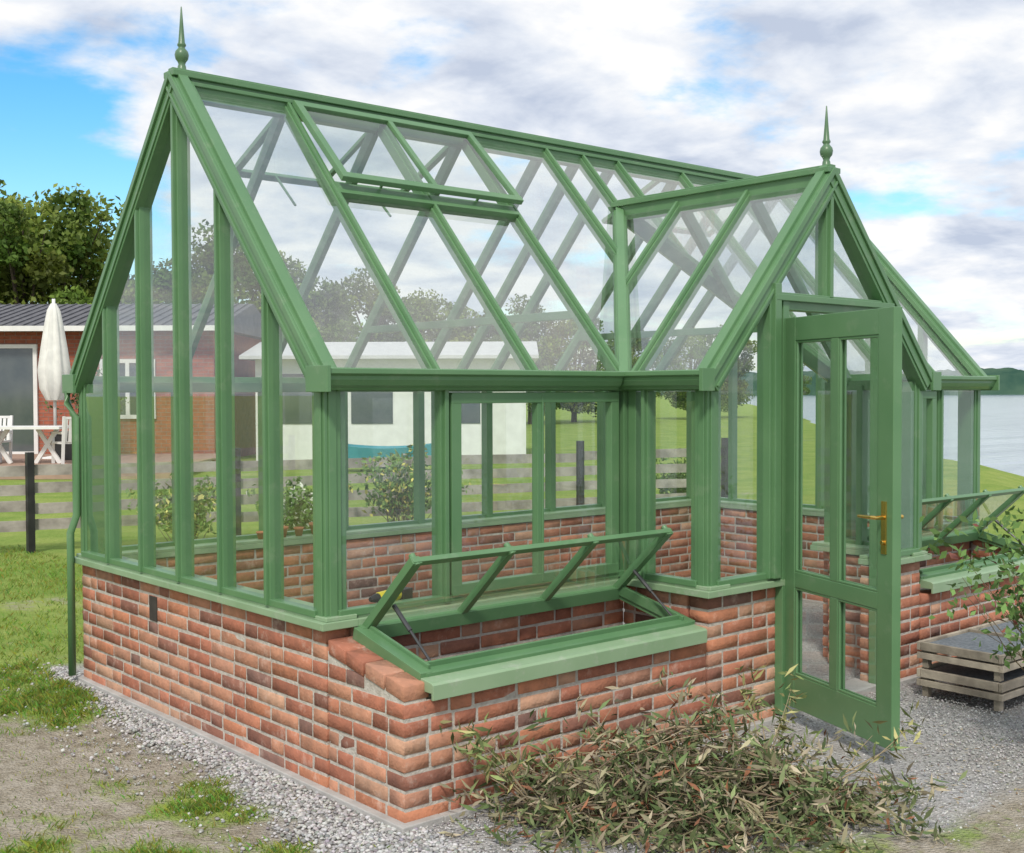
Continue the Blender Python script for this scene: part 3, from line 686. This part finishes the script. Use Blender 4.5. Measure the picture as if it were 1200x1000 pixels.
for z,r in zip(zz,rr):
    for a_ in range(seg):
        t=2*math.pi*a_/seg;q=r*(1+.22*math.cos(t*8));m.v.append((q*math.cos(t),q*math.sin(t),z))
for j in range(len(zz)-1):
    for a_ in range(seg):
        b_=(a_+1)%seg;m.f.append((j*seg+a_,j*seg+b_,(j+1)*seg+b_,(j+1)*seg+a_))
m.obj('closed_canopy','canvas',pa,0,True)
pl=empty('planter',(7.1,21.2,.24),yawh);m=MB();m.box(-.40,.40,-.3,.3,0,.55);m.box(-.43,.43,-.33,.33,.55,.6);m.obj('box','black',pl,.01)
mkshrub('potted_plant',(7.8,22.0,.24),1.7,.5,40,(.12,.19,.07),.1,.5,None,3)
def gtable(loc,rz):
    e=empty('garden_table',loc,rz);m=MB();m.box(-.9,.9,-.45,.45,.70,.75)
    for x in (-.5,.5):m.beam((x-.25,0,0),(x+.2,0,.7),.08,.06,(0,1,0));m.beam((x+.25,0,0),(x-.2,0,.7),.08,.058,(0,1,0))
    m.obj('table_parts','white',e)
def gchair(loc,rz):
    e=empty('garden_chair',loc,rz);m=MB();m.box(-.25,.25,-.25,.25,.40,.44)
    for x in (-.23,.23):
        m.beam((x,-.23,0),(x,-.23,.62),.05,.05,(0,1,0));m.beam((x,.25,0),(x,.35,.95),.05,.05,(0,1,0));m.beam((x,-.25,.62),(x,.3,.62),.05,.05,(0,0,1))
    for x in np.linspace(-.18,.18,5):m.beam((x,.27,.44),(x,.35,.93),.06,.02,(0,1,0))
    m.beam((-.23,.345,.92),(.23,.345,.92),.05,.03,(0,1,0));m.obj('chair_parts','white',e)
gtable((5.75,20.5,.24),yawh);gchair((4.9,20.6,.24),yawh+1.9);gchair((6.45,19.9,.24),yawh-2.4);gchair((5.5,21.5,.24),yawh)
q=at_px(452,25);bo=empty('rowing_boat',(q[0],q[1],0),yawh);m=MB();st=9;sec=7
for i in range(st):
    t=i/(st-1);w_=.5*math.sin(math.pi*(t*.8+.12))**.7;x=-1.0+2.0*t;sh=.08*(2*t-1)**2
    for j in range(sec):
        a_=math.pi*j/(sec-1);m.v.append((x,-w_*math.cos(a_),.50+sh-.45*max(0,math.sin(a_))**.8))
for i in range(st-1):
    for j in range(sec-1):m.f.append((i*sec+j,i*sec+j+1,(i+1)*sec+j+1,(i+1)*sec+j))
m.f.append(tuple(range(sec)));m.f.append(tuple((st-1)*sec+j for j in range(sec)))
o=m.obj('hull','blueboat',bo);sm=o.modifiers.new('s','SOLIDIFY');sm.thickness=.03
m=MB()
for x in (-.4,.3):m.box(x,x+.2,-.42,.42,.36,.39)
m.obj('thwarts','fence',bo)
# ---------------------------------------------------------------- trees
def tree_mesh(seed,H,R,nl,ls):
    global rng
    rng=np.random.default_rng(seed);random.seed(seed)
    t=MB();t.tube([(0,0,-.1),(.05,0,H*.2),(.1,.05,H*.45),(0,.1,H*.75)],[H*.028,H*.022,H*.016,H*.006],10)
    cl=[]
    for i in range(50):
        a_=random.uniform(0,2*math.pi);zz=random.uniform(.14,.98);rad=R*(math.sin(math.pi*min(1,(zz-.06)/.96))**.6)*random.uniform(.25,1.0)
        cl.append((rad*math.cos(a_),rad*math.sin(a_),H*zz*random.uniform(.93,1.02),R*random.uniform(.18,.36)))
        if i%2==0:t.tube([(.05,.02,H*random.uniform(.15,.5)),(rad*.5*math.cos(a_),rad*.5*math.sin(a_),H*zz*.75),(rad*math.cos(a_),rad*math.sin(a_),H*zz)],[H*.010,H*.006,H*.002],6)
    ps=[];cc=[]
    for c in cl:
        n=int(nl/len(cl));d=rng.normal(size=(n,3));d/=np.linalg.norm(d,axis=1)[:,None];r=c[3]*rng.uniform(.35,1.15,n)**.6
        q=np.array(c[:3])+d*r[:,None]*np.array([1,1,.75]);ps.append(q)
        s=random.uniform(.8,1.7);yl=random.uniform(.9,1.4)
        cc.append(np.tile(np.array([[s*yl,s,s*.85]]),(n,1)))
    ps=np.concatenate(ps);cc=np.concatenate(cc)*rng.uniform(.7,1.3,(len(ps),1))
    return t,leaves(ps,ls,.6,cc)
variants=[]
for s,(H,R) in enumerate(((9.5,4.2),(8.5,3.2),(10.5,4.0))):variants.append((tree_mesh(11+s,H,R,14000,.28),H))
tcache={}
def tree(vi,px,D,scale,rz):
    q=at_px(px,D);(t,(v,f,c4)),H=variants[vi]
    if vi not in tcache:
        o=t.obj('deciduous_tree','bark');l=mesh_np('crown',v,f,'leaf',c4,parent=o);tcache[vi]=(o.data,l.data)
    else:
        o=bpy.data.objects.new('deciduous_tree',tcache[vi][0]);col.objects.link(o);l=bpy.data.objects.new('crown',tcache[vi][1]);col.objects.link(l);l.parent=o
    o.location=(q[0],q[1],0);o.rotation_euler=(0,0,rz);o.scale=(scale,)*3
random.seed(5)
for vi,px,D,sc in ((0,70,46,.98),(2,-20,50,1.02),(1,130,50,.80),(0,-140,44,1.1),(0,20,44,.9),(1,200,52,.82),(2,260,48,.78),(0,310,55,.85),(1,380,50,.72),(2,440,56,.7),(0,500,60,.7),(1,560,58,.66),(2,620,62,.62),(0,680,66,.62),(1,740,64,.58),(0,800,72,.56),(2,860,76,.55),(1,920,84,.5)):
    tree(vi,px+random.uniform(-8,8),D,sc,random.uniform(0,6))
# ---------------------------------------------------------------- world, sun, camera
w=bpy.data.worlds.new('World');bpy.context.scene.world=w;w.use_nodes=True;nt=w.node_tree;N=nt.nodes;Lk=nt.links
SE=math.radians(48);SR=math.atan2(-.75,-.66)
bg=N['Background'];sky=N.new('ShaderNodeTexSky');sky.sky_type='NISHITA';sky.sun_disc=False;sky.sun_elevation=SE;sky.sun_rotation=SR
hs_=N.new('ShaderNodeHueSaturation');hs_.inputs['Saturation'].default_value=1.5;hs_.inputs['Value'].default_value=1.35;hs_.inputs['Hue'].default_value=.492;Lk.new(sky.outputs[0],hs_.inputs['Color']);Lk.new(hs_.outputs[0],bg.inputs[0]);bg.inputs[1].default_value=.15
tc=N.new('ShaderNodeTexCoord');sep=N.new('ShaderNodeSeparateXYZ');Lk.new(tc.outputs['Generated'],sep.inputs[0])
def mth(op,a,b_=None,c=None):
    m=N.new('ShaderNodeMath');m.operation=op
    for i,x in enumerate((a,b_,c)):
        if x is None:continue
        if isinstance(x,(int,float)):m.inputs[i].default_value=x
        else:Lk.new(x,m.inputs[i])
    return m.outputs[0]
zc=mth('ADD',mth('MAXIMUM',sep.outputs[2],0),.20)
cv=N.new('ShaderNodeCombineXYZ');Lk.new(mth('DIVIDE',sep.outputs[0],zc),cv.inputs[0]);Lk.new(mth('DIVIDE',sep.outputs[1],zc),cv.inputs[1])
def wn(sc,det,ro,dist,off):
    mp=N.new('ShaderNodeMapping');mp.inputs['Location'].default_value=off;Lk.new(cv.outputs[0],mp.inputs[0])
    n=N.new('ShaderNodeTexNoise');n.inputs['Scale'].default_value=sc;n.inputs['Detail'].default_value=det;n.inputs['Roughness'].default_value=ro;n.inputs['Distortion'].default_value=dist;Lk.new(mp.outputs[0],n.inputs[0]);return n.outputs['Fac']
n1_=wn(2.3,10,.56,.1,(3,1,0));n2_=wn(3.3,9,.55,.15,(7.3,2.1,0))
def spot(v,r0,r1,amt):
    bd=V(v).normalized()
    dt=N.new('ShaderNodeVectorMath');dt.operation='DOT_PRODUCT';Lk.new(tc.outputs['Generated'],dt.inputs[0]);dt.inputs[1].default_value=bd
    mr=N.new('ShaderNodeMapRange');mr.interpolation_type='SMOOTHSTEP';Lk.new(dt.outputs['Value'],mr.inputs[0]);mr.inputs[1].default_value=math.cos(math.radians(r0));mr.inputs[2].default_value=math.cos(math.radians(r1));mr.inputs[4].default_value=amt;return mr.outputs[0]
cov=mth('SUBTRACT',mth('ADD',mth('ADD',n1_,.125),spot((7.5,26,10.5),9,3,.22)),spot((9.4,28.06,3.9),9.0,3.5,.34))
cr_=N.new('ShaderNodeMapRange');cr_.interpolation_type='SMOOTHSTEP';Lk.new(cov,cr_.inputs[0]);cr_.inputs[1].default_value=.40;cr_.inputs[2].default_value=.58
rp=N.new('ShaderNodeValToRGB');Lk.new(n2_,rp.inputs[0]);el=rp.color_ramp.elements
el[0].position=.34;el[0].color=(.53,.60,.74,1);el[1].position=.60;el[1].color=(1,1,1,1)
e=el.new(.47);e.color=(.76,.81,.90,1)
bg2=N.new('ShaderNodeBackground');Lk.new(rp.outputs[0],bg2.inputs[0]);bg2.inputs[1].default_value=1.03
ms=N.new('ShaderNodeMixShader');Lk.new(cr_.outputs[0],ms.inputs[0]);Lk.new(bg.outputs[0],ms.inputs[1]);Lk.new(bg2.outputs[0],ms.inputs[2]);Lk.new(ms.outputs[0],N['World Output'].inputs[0])
su=bpy.data.lights.new('sun','SUN');su.energy=2.8;su.angle=math.radians(8);su.color=(1,.94,.85)
so2=bpy.data.objects.new('sun',su);col.objects.link(so2)
sd=V((math.sin(SR)*math.cos(SE),math.cos(SR)*math.cos(SE),math.sin(SE)));so2.rotation_euler=sd.to_track_quat('Z','Y').to_euler()
yaw,pi_,ro=.8558,.0283,-.0031
fw=V((math.cos(yaw)*math.cos(pi_),math.sin(yaw)*math.cos(pi_),-math.sin(pi_)));rt=V((math.sin(yaw),-math.cos(yaw),0));up=rt.cross(fw)
r2=rt*math.cos(ro)+up*math.sin(ro);u2=-rt*math.sin(ro)+up*math.cos(ro)
cam=bpy.data.cameras.new('camera');cam.sensor_width=36;cam.lens=36*1402.2/1200;cam.clip_start=.05;cam.clip_end=8000
co=bpy.data.objects.new('camera',cam);col.objects.link(co);R=Matrix((r2,u2,-fw)).transposed().to_4x4();R.translation=V((-2.6077,-4.1636,1.6365));co.matrix_world=R
sc=bpy.context.scene;sc.camera=co;sc.view_settings.view_transform='Standard';sc.view_settings.look='None';sc.view_settings.exposure=0
